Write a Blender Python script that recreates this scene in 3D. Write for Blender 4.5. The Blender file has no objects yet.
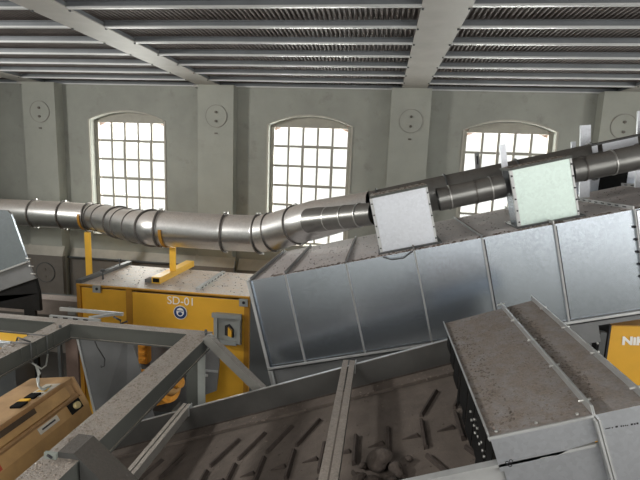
import bpy, bmesh, math, random
from mathutils import Vector, Matrix
random.seed(7)

# ------------------------------------------------------------------ camera
SC = bpy.context.scene
COL = SC.collection
CAMZ = 4.5
PITCH, YAW, ROLL = math.radians(9.17), math.radians(7.32), math.radians(2.21)
fwd = Vector((-math.sin(YAW)*math.cos(PITCH), math.cos(YAW)*math.cos(PITCH), -math.sin(PITCH)))
rgt = Vector((math.cos(YAW), math.sin(YAW), 0))
dwn = fwd.cross(rgt)
r2 = rgt*math.cos(ROLL) - dwn*math.sin(ROLL)
d2 = rgt*math.sin(ROLL) + dwn*math.cos(ROLL)
cam = bpy.data.objects.new('camera', bpy.data.cameras.new('camera'))
COL.objects.link(cam)
m = Matrix((r2, -d2, -fwd)).transposed().to_4x4()
m.translation = Vector((0, 0, CAMZ))
cam.matrix_world = m
cam.data.sensor_width = 36
cam.data.lens = 460/640*36
cam.data.clip_start = 0.05
SC.camera = cam

# ------------------------------------------------------------------ world, daylight and fill lamps, exposure
W = bpy.data.worlds.new('world'); SC.world = W; W.use_nodes = True
bg = W.node_tree.nodes['Background']
bg.inputs[0].default_value = (1.0, 0.985, 0.96, 1)
bg.inputs[1].default_value = 1.3
SC.view_settings.view_transform = 'Standard'
SC.view_settings.look = 'None'
SC.view_settings.gamma = 1
SC.view_settings.exposure = 0.15
SC.view_settings.use_curve_mapping = False

def area_lamp(name, loc, rot, sx, sz, power, col=(1.0, 0.975, 0.93)):
    l = bpy.data.lights.new(name, 'AREA'); l.shape = 'RECTANGLE'; l.size = sx; l.size_y = sz
    l.energy = power; l.color = col
    o = bpy.data.objects.new(name, l); COL.objects.link(o)
    o.location = loc; o.rotation_euler = rot
    return o
REAR_Y, RIGHT_X, LEFT_X = -6.5, 8.6, -9.3
REAR_WIN = (-5.5, -1.55, 2.4, 6.3)
RIGHT_WIN = (-3.6, 0.2, 4.0)
LEFT_WIN = (3.1,)
for x in REAR_WIN:
    area_lamp('daylight_rear', (x, REAR_Y+.02, 4.05), (math.radians(90), 0, 0), 3.2, 3.6, 14)
for y in RIGHT_WIN:
    area_lamp('daylight_right', (RIGHT_X-.02, y, 4.05), (math.radians(90), 0, math.radians(90)), 1.9, 2.7, 150)
for y in LEFT_WIN:   # one high window in the left wall
    area_lamp('daylight_left', (LEFT_X+.02, y, 5.55), (math.radians(90), 0, math.radians(-90)), 1.4, .8, 360)
for x in (-5.54, -1.54, 2.42, 6.38):   # daylight entering by the windows in view
    area_lamp('daylight_window', (x, 10.12, 4.05), (math.radians(-90), 0, 0), 1.7, 2.5, 165)
for x in (-4.2, 2.6):   # fill lamps added under the solid deck, unseen behind the camera
    area_lamp('ceiling_fill', (x, -1.8, 6.02), (0, 0, 0), 3.4, 3.0, 220)

# ------------------------------------------------------------------ materials
MATS = {}
def mat(name, base, rough=.6, metal=0., noise=.12, nscale=6., bump=0., bscale=40., dust=None, dust_amt=0., dust_lo=.35, dust_hi=.8, spangle=0., stains=0., stain_col=(.1,.09,.08), stretch=(1,1,1), dust_bump=0.5):
    if name in MATS: return MATS[name]
    M = bpy.data.materials.new(name); M.use_nodes = True
    nt = M.node_tree; N = nt.nodes; L = nt.links
    b = N['Principled BSDF']
    b.inputs['Roughness'].default_value = rough
    b.inputs['Metallic'].default_value = metal
    tc = N.new('ShaderNodeNewGeometry')
    mp = N.new('ShaderNodeMapping'); L.new(tc.outputs['Position'], mp.inputs['Vector'])
    mp.inputs['Scale'].default_value = stretch
    P = mp.outputs[0]
    def noise_tex(scale, detail=5, rough_=.6):
        n = N.new('ShaderNodeTexNoise'); n.inputs['Scale'].default_value = scale
        n.inputs['Detail'].default_value = detail; n.inputs['Roughness'].default_value = rough_
        L.new(P, n.inputs['Vector']); return n.outputs['Fac']
    def ramp(sock, a, c):
        r = N.new('ShaderNodeMapRange'); r.inputs['From Min'].default_value = a; r.inputs['From Max'].default_value = c
        L.new(sock, r.inputs['Value']); return r.outputs[0]
    def mixc(fac, a, c):
        x = N.new('ShaderNodeMix'); x.data_type = 'RGBA'
        if isinstance(fac, float): x.inputs['Factor'].default_value = fac
        else: L.new(fac, x.inputs['Factor'])
        for s, i in ((a, 'A'), (c, 'B')):
            tgt = [q for q in x.inputs if q.name == i and q.type == 'RGBA'][0]
            if isinstance(s, tuple): tgt.default_value = (*s, 1)
            else: L.new(s, tgt)
        return [q for q in x.outputs if q.type == 'RGBA'][0]
    lo = tuple(max(0, c*(1-noise)) for c in base); hi = tuple(min(1, c*(1+noise)) for c in base)
    col = mixc(ramp(noise_tex(nscale), .3, .7), lo, hi)
    if spangle:
        v = N.new('ShaderNodeTexVoronoi'); v.inputs['Scale'].default_value = 45
        L.new(P, v.inputs['Vector'])
        bw = N.new('ShaderNodeSeparateColor'); L.new(v.outputs['Color'], bw.inputs[0])
        col = mixc(ramp(bw.outputs[0], 0, 1), col, tuple(min(1, c*(1+spangle)) for c in base))
        rr = N.new('ShaderNodeMapRange'); rr.inputs['To Min'].default_value = rough-.06; rr.inputs['To Max'].default_value = rough+.1
        L.new(noise_tex(3.0, 3), rr.inputs['Value']); L.new(rr.outputs[0], b.inputs['Roughness'])
    if stains:
        s = ramp(noise_tex(2.3, 8, .7), .56, .74)
        mu = N.new('ShaderNodeMath'); mu.operation = 'MULTIPLY'; mu.inputs[1].default_value = stains; L.new(s, mu.inputs[0])
        col = mixc(mu.outputs[0], col, stain_col)
    hsock = None
    if dust:
        sp = N.new('ShaderNodeSeparateXYZ'); L.new(tc.outputs['Normal'], sp.inputs[0])
        up = ramp(sp.outputs['Z'], dust_lo, dust_hi)
        nz = ramp(noise_tex(9, 8, .7), .25, .6)
        mu = N.new('ShaderNodeMath'); mu.operation = 'MULTIPLY'; L.new(up, mu.inputs[0])
        mx = N.new('ShaderNodeMapRange'); mx.inputs['To Min'].default_value = dust_amt*.72; mx.inputs['To Max'].default_value = dust_amt
        L.new(nz, mx.inputs['Value']); L.new(mx.outputs[0], mu.inputs[1])
        fine = ramp(noise_tex(60, 6, .75), .3, .7)
        dcol = mixc(fine, tuple(c*.72 for c in dust), tuple(min(1, c*1.25) for c in dust))
        spot = ramp(noise_tex(22, 4, .6), .60, .68)
        dcol = mixc(spot, dcol, tuple(c*.76 for c in dust))
        col = mixc(mu.outputs[0], col, dcol)
        if metal:
            q = N.new('ShaderNodeMath'); q.operation = 'MULTIPLY_ADD'; q.inputs[1].default_value = -metal; q.inputs[2].default_value = metal
            L.new(mu.outputs[0], q.inputs[0]); L.new(q.outputs[0], b.inputs['Metallic'])
            q2 = N.new('ShaderNodeMapRange'); q2.inputs['To Min'].default_value = rough; q2.inputs['To Max'].default_value = .9
            L.new(mu.outputs[0], q2.inputs['Value']); L.new(q2.outputs[0], b.inputs['Roughness'])
        hm = N.new('ShaderNodeMath'); hm.operation = 'MULTIPLY'; L.new(fine, hm.inputs[0]); L.new(mu.outputs[0], hm.inputs[1])
        hsock = hm.outputs[0]
        bp = N.new('ShaderNodeBump'); bp.inputs['Strength'].default_value = dust_bump; bp.inputs['Distance'].default_value = .02
        L.new(hsock, bp.inputs['Height']); L.new(bp.outputs[0], b.inputs['Normal'])
    elif bump:
        bp = N.new('ShaderNodeBump'); bp.inputs['Strength'].default_value = bump; bp.inputs['Distance'].default_value = .02
        L.new(noise_tex(bscale, 6, .65), bp.inputs['Height']); L.new(bp.outputs[0], b.inputs['Normal'])
    L.new(col, b.inputs['Base Color'])
    MATS[name] = M
    return M

DUSTB = (.235, .192, .16)      # brown dust
DUSTP = (.56, .50, .475)        # pale pinkish dust
M_WALL = mat('wall_paint', (.345, .355, .32), .85, noise=.10, nscale=1.4, bump=.25, bscale=9, stains=.5, stain_col=(.17,.16,.14))
M_PIL = mat('pilaster_paint', (.38, .39, .35), .85, noise=.08, nscale=1.6, bump=.15, bscale=9, stains=.25, stain_col=(.2,.19,.17))
M_LOW = mat('wall_plinth_paint', (.17, .155, .138), .85, noise=.15, nscale=2, bump=.2, bscale=9, stains=.3)
M_DECK = mat('deck_sheet', (.115, .094, .088), .7, noise=.25, nscale=3)
M_JOISTF = mat('joist_flange_pale', (.66, .67, .67), .4, noise=.05, nscale=4, stains=.2, stain_col=(.4,.38,.36))  # joist flange, much paler than the web
M_JOIST = mat('ceiling_web_dark', (.19, .205, .22), .45, noise=.1, nscale=4, stains=.25)  # darker tone for joist and girder webs
M_GIRD = mat('girder_paint', (.42, .405, .385), .55, noise=.08, nscale=3, stains=.3, stain_col=(.3,.28,.25))
M_FLOOR = mat('floor_concrete', (.06, .056, .052), .85, noise=.2, nscale=2)
M_FRAMEW = mat('window_paint', (.36, .345, .30), .6, noise=.08)
M_BRICK = mat('outer_brick', (.62, .45, .40), .85, noise=.2, nscale=8)
M_GALV = mat('galvanised_sheet', (.53, .585, .65), .27, 1., noise=.06, nscale=2.2, spangle=.10, stains=.12, stain_col=(.42,.44,.46), dust=DUSTB, dust_amt=.97)
M_GALV_P = mat('galvanised_pale_dust', (.53, .585, .65), .27, 1., noise=.06, nscale=2.2, spangle=.16, dust=(.60,.54,.52), dust_amt=.97)
M_GALV_G = mat('galvanised_green_tint', (.56, .66, .62), .40, .9, noise=.05, nscale=2.2, spangle=.10, dust=DUSTB, dust_amt=.97)
M_GALV_W = mat('galvanised_white_tint', (.62, .645, .69), .40, .9, noise=.05, nscale=2.2, spangle=.10, dust=DUSTB, dust_amt=.97)
M_DUCT = mat('duct_sheet', (.62, .625, .62), .30, .95, noise=.08, nscale=2.5, spangle=.1, dust=(.46,.40,.35), dust_amt=.85, dust_lo=.2, dust_hi=.75, dust_bump=.1)
M_DUCTD = mat('dark_duct_sheet', (.27, .27, .26), .34, .85, noise=.1, nscale=2.5, dust=(.11,.095,.08), dust_amt=.8, dust_lo=.2, dust_hi=.8, dust_bump=.1)
M_RING = mat('flange_ring_steel', (.16, .15, .14), .5, .6)
M_BOLT = mat('bolt_steel', (.62, .62, .60), .35, .8)
M_EDGE = mat('light_steel_edge', (.55, .56, .56), .45, .6, noise=.1, stains=.3, stain_col=(.25,.22,.2))
M_YEL = mat('yellow_paint', (.74, .395, .035), .45, noise=.07, nscale=3, stains=.12, stain_col=(.35,.2,.04), dust=DUSTP, dust_amt=.95, dust_lo=.6, dust_hi=.95)
M_YELD = mat('yellow_frame_paint', (.42, .20, .02), .5, noise=.1, nscale=5, stains=.2, stain_col=(.2,.1,.03))
M_YELB = mat('yellow_bright_paint', (.86, .50, .05), .45, noise=.06, nscale=4)
M_BEAM = mat('beam_grey_paint', (.085, .09, .082), .5, noise=.12, nscale=4, stains=.25, stain_col=(.12,.11,.1), dust=(.33,.285,.245), dust_amt=.97, dust_bump=.55)
M_BEAMD = mat('beam_dark_paint', (.06, .06, .057), .6, noise=.12, nscale=4, dust=(.085,.072,.06), dust_amt=.95)
M_BELT = mat('dusty_belt', (.12, .098, .083), .9, noise=.22, nscale=5, bump=.35, bscale=30)
M_CLEAT = mat('belt_cleat', (.06, .046, .039), .9, noise=.3, nscale=14, bump=.3, bscale=60)
M_TROUGH = mat('trough_wall_steel', (.085, .083, .079), .5, .25, noise=.15, nscale=3, stains=.3, stain_col=(.13,.11,.095), dust=DUSTB, dust_amt=.8)
M_BLACK = mat('black_rubber', (.012, .012, .012), .7, noise=.2)
M_BLACK.node_tree.nodes['Principled BSDF'].inputs['Specular IOR Level'].default_value = .1
M_DARKG = mat('dark_grey_paint', (.085, .09, .092), .5, noise=.15, nscale=3, stains=.2)
M_MIDG = mat('mid_grey_sheet', (.21, .215, .22), .45, .4, noise=.1, nscale=3, stains=.2, dust=DUSTB, dust_amt=.9)
M_BOXG = mat('box_grey_plastic', (.28, .295, .285), .5, noise=.06)
M_TAN = mat('tan_dusty_paint', (.46, .29, .145), .6, noise=.18, nscale=5, stains=.35, stain_col=(.22,.13,.06))
M_TANL = mat('tan_light_paint', (.50, .30, .12), .6, noise=.15, nscale=5, stains=.3, stain_col=(.25,.15,.07))
M_ORANGE = mat('orange_motor_paint', (.62, .27, .03), .5, noise=.25, nscale=9, stains=.4, stain_col=(.2,.1,.03))
M_WHITE = mat('white_print', (.85, .84, .80), .6, noise=.02)
M_BLUE = mat('sign_blue', (.02, .05, .16), .4, noise=.05)
M_BLK = mat('black_print', (.015, .015, .02), .6, noise=.05)
M_STICK_Y = mat('sticker_yellow', (.75, .45, .04), .5, noise=.05)
M_STICK_W = mat('sticker_white', (.62, .58, .50), .6, noise=.08, nscale=30)
M_STICK_R = mat('sticker_red', (.45, .06, .03), .5, noise=.1)
M_CABLE = mat('pale_cable', (.45, .47, .45), .4, .2)
M_CABLED = mat('dark_cable', (.04, .04, .04), .6)
M_CLOD = mat('dirt_clod', (.185, .15, .126), .95, noise=.3, nscale=12, bump=.5, bscale=35)
M_LUMP = mat('beam_dust_lump', (.27, .23, .195), .95, noise=.25, nscale=15)
M_DEBRIS = mat('debris_chip', (.13, .108, .09), .95, noise=.4, nscale=20)
M_PALE = mat('pale_wall_ledge', (.47, .45, .40), .9, noise=.12, nscale=4)
M_LENS = mat('knob_pale', (.55, .45, .22), .4)

def glass():
    M = bpy.data.materials.new('window_glass'); M.use_nodes = True
    nt = M.node_tree; N = nt.nodes; N.clear()
    out = N.new('ShaderNodeOutputMaterial'); tr = N.new('ShaderNodeBsdfTransparent'); tr.inputs[0].default_value = (.93, .95, .94, 1)
    gl = N.new('ShaderNodeBsdfGlossy'); gl.inputs['Roughness'].default_value = .15
    mx = N.new('ShaderNodeMixShader'); mx.inputs[0].default_value = .06
    nt.links.new(tr.outputs[0], mx.inputs[1]); nt.links.new(gl.outputs[0], mx.inputs[2]); nt.links.new(mx.outputs[0], out.inputs[0])
    return M
M_GLASS = glass()

# ------------------------------------------------------------------ geometry helpers
V = Vector
class Fr:
    """frame: u along the incline (in the XZ plane), v along Y, w the normal"""
    def __init__(s, x, z, ang=0., y=0.):
        s.o = V((x, y, z)); s.u = V((math.cos(ang), 0, math.sin(ang))); s.v = V((0, 1, 0)); s.w = V((-math.sin(ang), 0, math.cos(ang)))
    def p(s, u, v, w): return s.o + s.u*u + s.v*v + s.w*w
F0 = Fr(0, 0)

def arc_strap(mb, c, r0, r1, th, a0, a1, n=18):
    """a strap round an X-directed duct: angles measured from +Z towards -Y"""
    c = V(c)
    for k in range(n):
        A, B = (a0+(a1-a0)*k/n), (a0+(a1-a0)*(k+1)/n)
        P = [c+V((-th/2, -r*math.sin(a), r*math.cos(a))) for r, a in ((r0, A), (r1, A), (r1, B), (r0, B))]
        mb.prism(P, (th, 0, 0))
    return mb
class MB:
    def __init__(s): s.v = []; s.f = []; s.smooth = set()
    def _add(s, vs, fs, smooth=False):
        n = len(s.v); s.v += [V(q) for q in vs]
        for f in fs:
            if smooth: s.smooth.add(len(s.f))
            s.f.append([i+n for i in f])
        return s
    def box(s, u0, u1, v0, v1, w0, w1, fr=F0):
        c = [fr.p(u, v, w) for w in (w0, w1) for v in (v0, v1) for u in (u0, u1)]
        return s._add(c, [(0,2,3,1), (4,5,7,6), (0,1,5,4), (2,6,7,3), (0,4,6,2), (1,3,7,5)])
    def prism(s, poly, d):
        """polygon of 3D points swept by vector d"""
        n = len(poly); d = V(d); a = [V(q) for q in poly]; b = [q+d for q in a]
        fs = [tuple(range(n))[::-1], tuple(range(n, 2*n))] + [(i, (i+1) % n, n+(i+1) % n, n+i) for i in range(n)]
        return s._add(a+b, fs)
    def tube(s, path, r, n=24, cap=True, smooth=True, ends=None):
        path = [V(q) for q in path]
        rr = r if isinstance(r, (list, tuple)) else [r]*len(path)
        rings = []; up = None
        for i, q in enumerate(path):
            t = (path[min(i+1, len(path)-1)] - path[max(i-1, 0)]).normalized()
            if ends and i == 0: t = V(ends[0]).normalized()
            if ends and i == len(path)-1: t = V(ends[1]).normalized()
            if up is None:
                up = V((0, 0, 1)) if abs(t.z) < .9 else V((0, 1, 0))
            up = (up - t*up.dot(t)).normalized(); sd = t.cross(up)
            rings.append([q + (up*math.cos(a) + sd*math.sin(a))*rr[i] for a in [2*math.pi*k/n for k in range(n)]])
        vs = [p for R_ in rings for p in R_]
        fs = [(i*n+k, i*n+(k+1) % n, (i+1)*n+(k+1) % n, (i+1)*n+k) for i in range(len(path)-1) for k in range(n)]
        s._add(vs, fs, smooth)
        if cap:
            m_ = len(s.v)-len(vs)
            s.f.append([m_+k for k in range(n)][::-1]); s.f.append([m_+(len(path)-1)*n+k for k in range(n)])
        return s
    def cyl(s, a, b, r, n=16): return s.tube([a, b], r, n)
    def ring(s, c, axis, r0, r1, th, n=32):
        """flat washer: centre c, axis, inner/outer radius, thickness"""
        c = V(c); t = V(axis).normalized(); up = V((0,0,1)) if abs(t.z) < .9 else V((0,1,0))
        up = (up-t*up.dot(t)).normalized(); sd = t.cross(up)
        vs = []
        for k in range(n):
            a = 2*math.pi*k/n; d = up*math.cos(a)+sd*math.sin(a)
            vs += [c+d*r0-t*th/2, c+d*r1-t*th/2, c+d*r1+t*th/2, c+d*r0+t*th/2]
        fs = []
        for k in range(n):
            i, j = 4*k, 4*((k+1) % n)
            fs += [(i, i+1, j+1, j), (i+1, i+2, j+2, j+1), (i+2, i+3, j+3, j+2), (i+3, i, j, j+3)]
        return s._add(vs, fs)
    def beam(s, a, b, wd, ht, side, up=(0,0,1), tw=.012, tf=.014):
        """I section from a to b (centre of the TOP flange's upper face), flange width wd along `side`, height ht"""
        a, b = V(a), V(b); t = (b-a).normalized(); sd = V(side).normalized(); sd = (sd-t*sd.dot(t)).normalized()
        up = sd.cross(t);  up = up if up.dot(V(up_hint)) >= 0 else -up
        pr = [(-wd/2,0),(wd/2,0),(wd/2,-tf),(tw/2,-tf),(tw/2,-ht+tf),(wd/2,-ht+tf),(wd/2,-ht),(-wd/2,-ht),(-wd/2,-ht+tf),(-tw/2,-ht+tf),(-tw/2,-tf),(-wd/2,-tf)]
        return s.prism([a+sd*x+up*y for x, y in pr], b-a)
    def build(s, name, material, parent=None, bevel=0., kind=None):
        off = V((0, 0, 0))
        q = parent
        while q is not None: off += q.location; q = q.parent
        me = bpy.data.meshes.new(name)
        base = V((0, 0, 0))
        if parent is None and s.v:   # origin at the base of the thing
            lo = V([min(p[i] for p in s.v) for i in range(3)]); hi = V([max(p[i] for p in s.v) for i in range(3)])
            base = V(((lo.x+hi.x)/2, (lo.y+hi.y)/2, lo.z))
        me.from_pydata([p-off-base for p in s.v], [], s.f)
        for i in s.smooth:
            if i < len(me.polygons): me.polygons[i].use_smooth = True
        bm = bmesh.new(); bm.from_mesh(me)
        bmesh.ops.recalc_face_normals(bm, faces=bm.faces)
        if bevel: bmesh.ops.bevel(bm, geom=list(bm.edges), offset=bevel, segments=2, affect='EDGES', profile=.6)
        bm.to_mesh(me); bm.free()
        me.materials.append(material)
        o = bpy.data.objects.new(name, me); COL.objects.link(o)
        o.location = base
        if parent: o.parent = parent
        if kind: o['kind'] = kind
        return o
up_hint = (0, 0, 1)

def tag(o, label, cat, group=None):
    o['label'] = label; o['category'] = cat
    if group: o['group'] = group
    return o
def thing(name, label, cat, loc, group=None):
    o = bpy.data.objects.new(name, None); COL.objects.link(o); o.location = loc; o.empty_display_size = .1
    return tag(o, label, cat, group)
def struct(o): o['kind'] = 'structure'; return o
def bx(name, material, parent, *a, fr=F0, bevel=0.): return MB().box(*a, fr=fr).build(name, material, parent, bevel)

def text_mesh(name, body, size, mtx, material, parent, depth=.002, bold=0., xscale=1.):
    cu = bpy.data.curves.new(name, 'FONT'); cu.body = body; cu.size = size; cu.extrude = depth; cu.offset = bold
    to = bpy.data.objects.new(name+'_tmp', cu); COL.objects.link(to)
    dg = bpy.context.evaluated_depsgraph_get(); dg.update()
    me = bpy.data.meshes.new_from_object(to.evaluated_get(dg))
    bpy.data.objects.remove(to)
    me.transform(Matrix.Diagonal((xscale, 1, 1, 1))); me.transform(mtx)
    off = V((0, 0, 0)); q = parent
    while q is not None: off += q.location; q = q.parent
    me.transform(Matrix.Translation(-off))
    me.materials.clear(); me.materials.append(material)
    o = bpy.data.objects.new(name, me); COL.objects.link(o); o.parent = parent
    return o
def facing_front(x, y, z, ang=0.):
    """text matrix: reads along +X (inclined by ang), faces -Y"""
    c, s_ = math.cos(ang), math.sin(ang)
    return Matrix(((c, -s_, 0, x), (0, 0, -1, y), (s_, c, 0, z), (0, 0, 0, 1)))

# ------------------------------------------------------------------ the room
WALL_Y, TOP = 9.6, 6.16
floor = struct(bx('floor', M_FLOOR, None, LEFT_X, RIGHT_X, REAR_Y, WALL_Y+.4, -.1, 0))
WINX = (-5.56, -1.54, 2.42, 6.38)
WW, SPR, PEAK, SILL = .86, 5.31, 5.49, 2.78
def arch(cx, hw, spr, peak, n=14):
    h = peak-spr; R_ = (hw*hw+h*h)/(2*h); a0 = math.asin(hw/R_)
    return [(cx+R_*math.sin(-a0+2*a0*k/n), peak-R_+R_*math.cos(-a0+2*a0*k/n)) for k in range(n+1)]
def arched_wall(name, y0, y1, material, hw, spr, peak, sill, centres, xl, xr, top, bottom=0):
    mb = MB(); x = xl
    for c in centres:
        mb.box(x, c-hw, y0, y1, bottom, top)
        mb.box(c-hw, c+hw, y0, y1, bottom, sill)
        A = arch(c, hw, spr, peak)
        for (xa, za), (xb, zb) in zip(A, A[1:]):
            mb.prism([(xa, y0, za), (xb, y0, zb), (xb, y0, top), (xa, y0, top)], (0, y1-y0, 0))
        x = c+hw
    mb.box(x, xr, y0, y1, bottom, top)
    return mb.build(name, material)
wall_back = struct(arched_wall('wall_back', WALL_Y, WALL_Y+.26, M_WALL, WW, SPR, PEAK, SILL, WINX, LEFT_X, RIGHT_X, TOP))
outer = arched_wall('outer_brick_leaf', WALL_Y+.27, WALL_Y+.42, M_BRICK, WW+.02, SPR-.15, PEAK-.12, SILL-.05, WINX, LEFT_X, RIGHT_X, TOP)
outer.parent = wall_back; outer.location -= wall_back.location
# raised pale edge round each opening
for c in WINX:
    A = arch(c, WW+.035, SPR+.0, PEAK+.035)
    mb = MB()
    pts = [(c-WW-.035, SILL)]+A+[(c+WW+.035, SILL)]
    ins = [(c-WW, SILL)]+arch(c, WW, SPR, PEAK)+[(c+WW, SILL)]
    for i in range(len(pts)-1):
        a, b, c_, d = pts[i], pts[i+1], ins[i+1], ins[i]
        mb.prism([(q[0], WALL_Y-.018, q[1]) for q in (a, b, c_, d)], (0, .03, 0))
    mb.build('arch_edging', M_PALE, wall_back)
# pilasters with anchor plates and the plinth
PIL = (-7.42, -3.46, .47, 4.32)
for c in PIL:
    bx('pilaster', M_PIL, wall_back, c-.38, c+.38, WALL_Y-.26, WALL_Y-.001, 0, TOP-.12)
    for z, q in ((5.42, 0), (1.89, .1)):
        p = MB().cyl((c+.02, WALL_Y-.275-q, z), (c+.02, WALL_Y-.26-q, z), .215, 36).build('anchor_plate', M_PIL if z > 3 else M_LOW, wall_back)
        MB().ring((c+.02, WALL_Y-.268-q, z), (0, 1, 0), .215, .23, .02, 36).build('plate_rim', mat('rim_grey', (.30,.295,.27), .85) if z > 3 else M_DARKG, p)
        for dz in (-.1, .08):
            MB().cyl((c+.02, WALL_Y-.30-q, z+dz), (c+.02, WALL_Y-.27-q, z+dz), .026, 8).build('bolt', M_LOW, p)
        if z > 3: MB().box(c-.01, c+.05, WALL_Y-.285, WALL_Y-.272, z-.36, z-.33).build('slot_mark', M_LOW, wall_back)
    mb = MB().prism([(c-.44, WALL_Y-.36, 2.28), (c-.44, WALL_Y-.25, 2.5), (c-.44, WALL_Y-.25, 2.28)], (.88, 0, 0))
    mb.build('plinth_cap', M_PALE, wall_back)
    bx('plinth', M_LOW, wall_back, c-.44, c+.44, WALL_Y-.36, WALL_Y-.262, 0, 2.279)
x0 = LEFT_X
for c in list(PIL)+[RIGHT_X+.44]:
    mb = MB().prism([(x0, WALL_Y-.14, 2.2), (x0, WALL_Y-.001, 2.42), (x0, WALL_Y-.001, 2.2)], (c-.45-x0, 0, 0))
    mb.build('plinth_cap', M_PALE, wall_back)
    bx('plinth', M_LOW, wall_back, x0, c-.45, WALL_Y-.14, WALL_Y-.001, 0, 2.19)
    x0 = c+.45
# windows: frame, glazing bars, casement and single panes
ROWS = [SILL+.06, 3.22, 3.64, 4.055, 4.47, 4.88, 5.27]
def window(n, c):
    y = WALL_Y+.2
    xs = [c-.78+i*1.56/5 for i in range(6)]
    mb = MB()
    mb.box(c-WW, xs[0], y-.03, y+.05, SILL, 5.31); mb.box(xs[5], c+WW, y-.03, y+.05, SILL, 5.31)
    mb.box(xs[0], xs[5], y-.03, y+.05, SILL, SILL+.06)
    mb.prism([(xs[0], y-.03, 5.27), (xs[5], y-.03, 5.27)]+[(p[0], y-.03, p[1]-.004) for p in arch(c, WW-.002, SPR, PEAK) if abs(p[0]-c) < .781][::-1], (0, .08, 0))
    w = mb.build('window_%d' % n, M_FRAMEW); struct(w)
    for i in range(1, 5): bx('glazing_bar', M_FRAMEW, w, xs[i]-.023, xs[i]+.023, y-.015, y+.03, ROWS[0], ROWS[-1])
    for z in ROWS[1:-1]: bx('glazing_bar', M_FRAMEW, w, xs[0], xs[5], y-.012, y+.027, z-.023, z+.023)
    for i in range(5):
        for j in range(6):
            bx('pane', M_GLASS, w, xs[i]+.023, xs[i+1]-.023, y+.004, y+.010, ROWS[j]+.023, ROWS[j+1]-.023)
    x2, x4, z2, z4 = xs[2], xs[4], ROWS[3], ROWS[5]
    mb = MB()
    mb.box(x2-.03, x2+.03, y-.04, y-.013, z2-.03, z4+.03); mb.box(x4-.03, x4+.03, y-.04, y-.013, z2-.03, z4+.03)
    mb.box(x2+.03, x4-.03, y-.04, y-.013, z2-.03, z2+.03); mb.box(x2+.03, x4-.03, y-.04, y-.013, z4-.03, z4+.03)
    mb.build('casement_frame', M_FRAMEW, w)
    bx('window_sill', M_PALE, w, c-WW+.005, c+WW-.005, WALL_Y-.06, y-.03, SILL, SILL+.02)
    return w
for i, c in enumerate(WINX): window(i+1, c)
# conduit on the back wall
c = MB().tube([(-6.95, 9.40, 2.24), (-3.95, 9.40, 2.24)], .025, 10).build('wall_conduit', M_DARKG)
tag(c, 'thin dark conduit running along the wall above the plinth', 'pipe')
# other walls of the hall
def holed_wall(name, fixed, axis, centres, a0, a1, hw=.95, z0=2.7, z1=5.4):
    mb = MB()
    def b(p, q, zz0, zz1):
        if axis == 'x': mb.box(p, q, fixed-.3, fixed, zz0, zz1)
        else: mb.box(fixed, fixed+.3, p, q, zz0, zz1)
    p = a0
    for c in centres:
        b(p, c-hw, 0, TOP); b(c-hw, c+hw, 0, z0); b(c-hw, c+hw, z1, TOP); p = c+hw
    b(p, a1, 0, TOP)
    return struct(mb.build(name, M_WALL))
holed_wall('wall_rear', REAR_Y, 'x', REAR_WIN, LEFT_X, RIGHT_X, 1.6, 2.25, 5.85)
holed_wall('wall_right', RIGHT_X, 'y', RIGHT_WIN, REAR_Y, WALL_Y+.3)
mb = MB()
for a in ((REAR_Y, 2.4, 0, TOP), (3.8, WALL_Y+.3, 0, TOP), (2.4, 3.8, 0, 5.15), (2.4, 3.8, 5.95, TOP)): mb.box(LEFT_X-.3, LEFT_X, *a)
struct(mb.build('wall_left', M_WALL))

# ceiling: corrugated deck, joists and girders
ZB, ZD = 6.04, 6.11
mb = MB(); pitch = .056; x = LEFT_X; prof = []
while x < RIGHT_X:
    prof += [(x, ZD), (x+.018, ZD), (x+.028, ZD+.03), (x+.046, ZD+.03)]; x += pitch
vs = [(p[0], yy, p[1]) for p in prof for yy in (REAR_Y, WALL_Y+.3)]
mb._add(vs, [(2*i, 2*i+1, 2*i+3, 2*i+2) for i in range(len(prof)-1)])
mb.box(LEFT_X, RIGHT_X, REAR_Y, WALL_Y+.4, ZD+.04, ZD+.2)
ceiling = struct(mb.build('ceiling', M_DECK))
GIR = (-7.62, -3.635, .515, 4.45)
GW = .235
for gx in GIR:
    g = bx('girder', M_JOIST, ceiling, gx-GW+.03, gx+GW-.03, REAR_Y, WALL_Y-.002, ZB+.014, ZD)
    bx('bottom_flange', M_GIRD, g, gx-GW, gx+GW, REAR_Y, WALL_Y-.002, ZB, ZB+.014)
    for k in range(12):
        for s_ in (-1, 1):
            yy = 2.2+k*.66
            MB().cyl((gx+s_*(GW-.016), yy, ZB-.014), (gx+s_*(GW-.016), yy, ZB), .014, 6).build('bolt', M_DARKG, g)
    bx('bearing_pad', M_GIRD, g, gx-.3, gx+.3, WALL_Y-.25, WALL_Y-.003, ZB-.05, ZB-.001)
ys = [9.55-.682*k for k in range(14)]
edges = [LEFT_X]+[e for gx in GIR for e in (gx-GW-.001, gx+GW+.001)]+[RIGHT_X]
for b in range(5):
    xa, xb = edges[2*b], edges[2*b+1]
    for yy in ys:
        j = MB().box(xa, xb, yy-.006, yy, ZB+.004, ZD).box(xa, xb, yy-.04, yy-.006, ZD-.008, ZD).build('joist', M_JOIST, ceiling)
        MB().box(xa, xb, yy-.012, yy+.03, ZB-.004, ZB+.004).box(xa, xb, yy-.014, yy-.010, ZB-.004, ZB+.016).build('bottom_flange', M_JOISTF, j)

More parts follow.
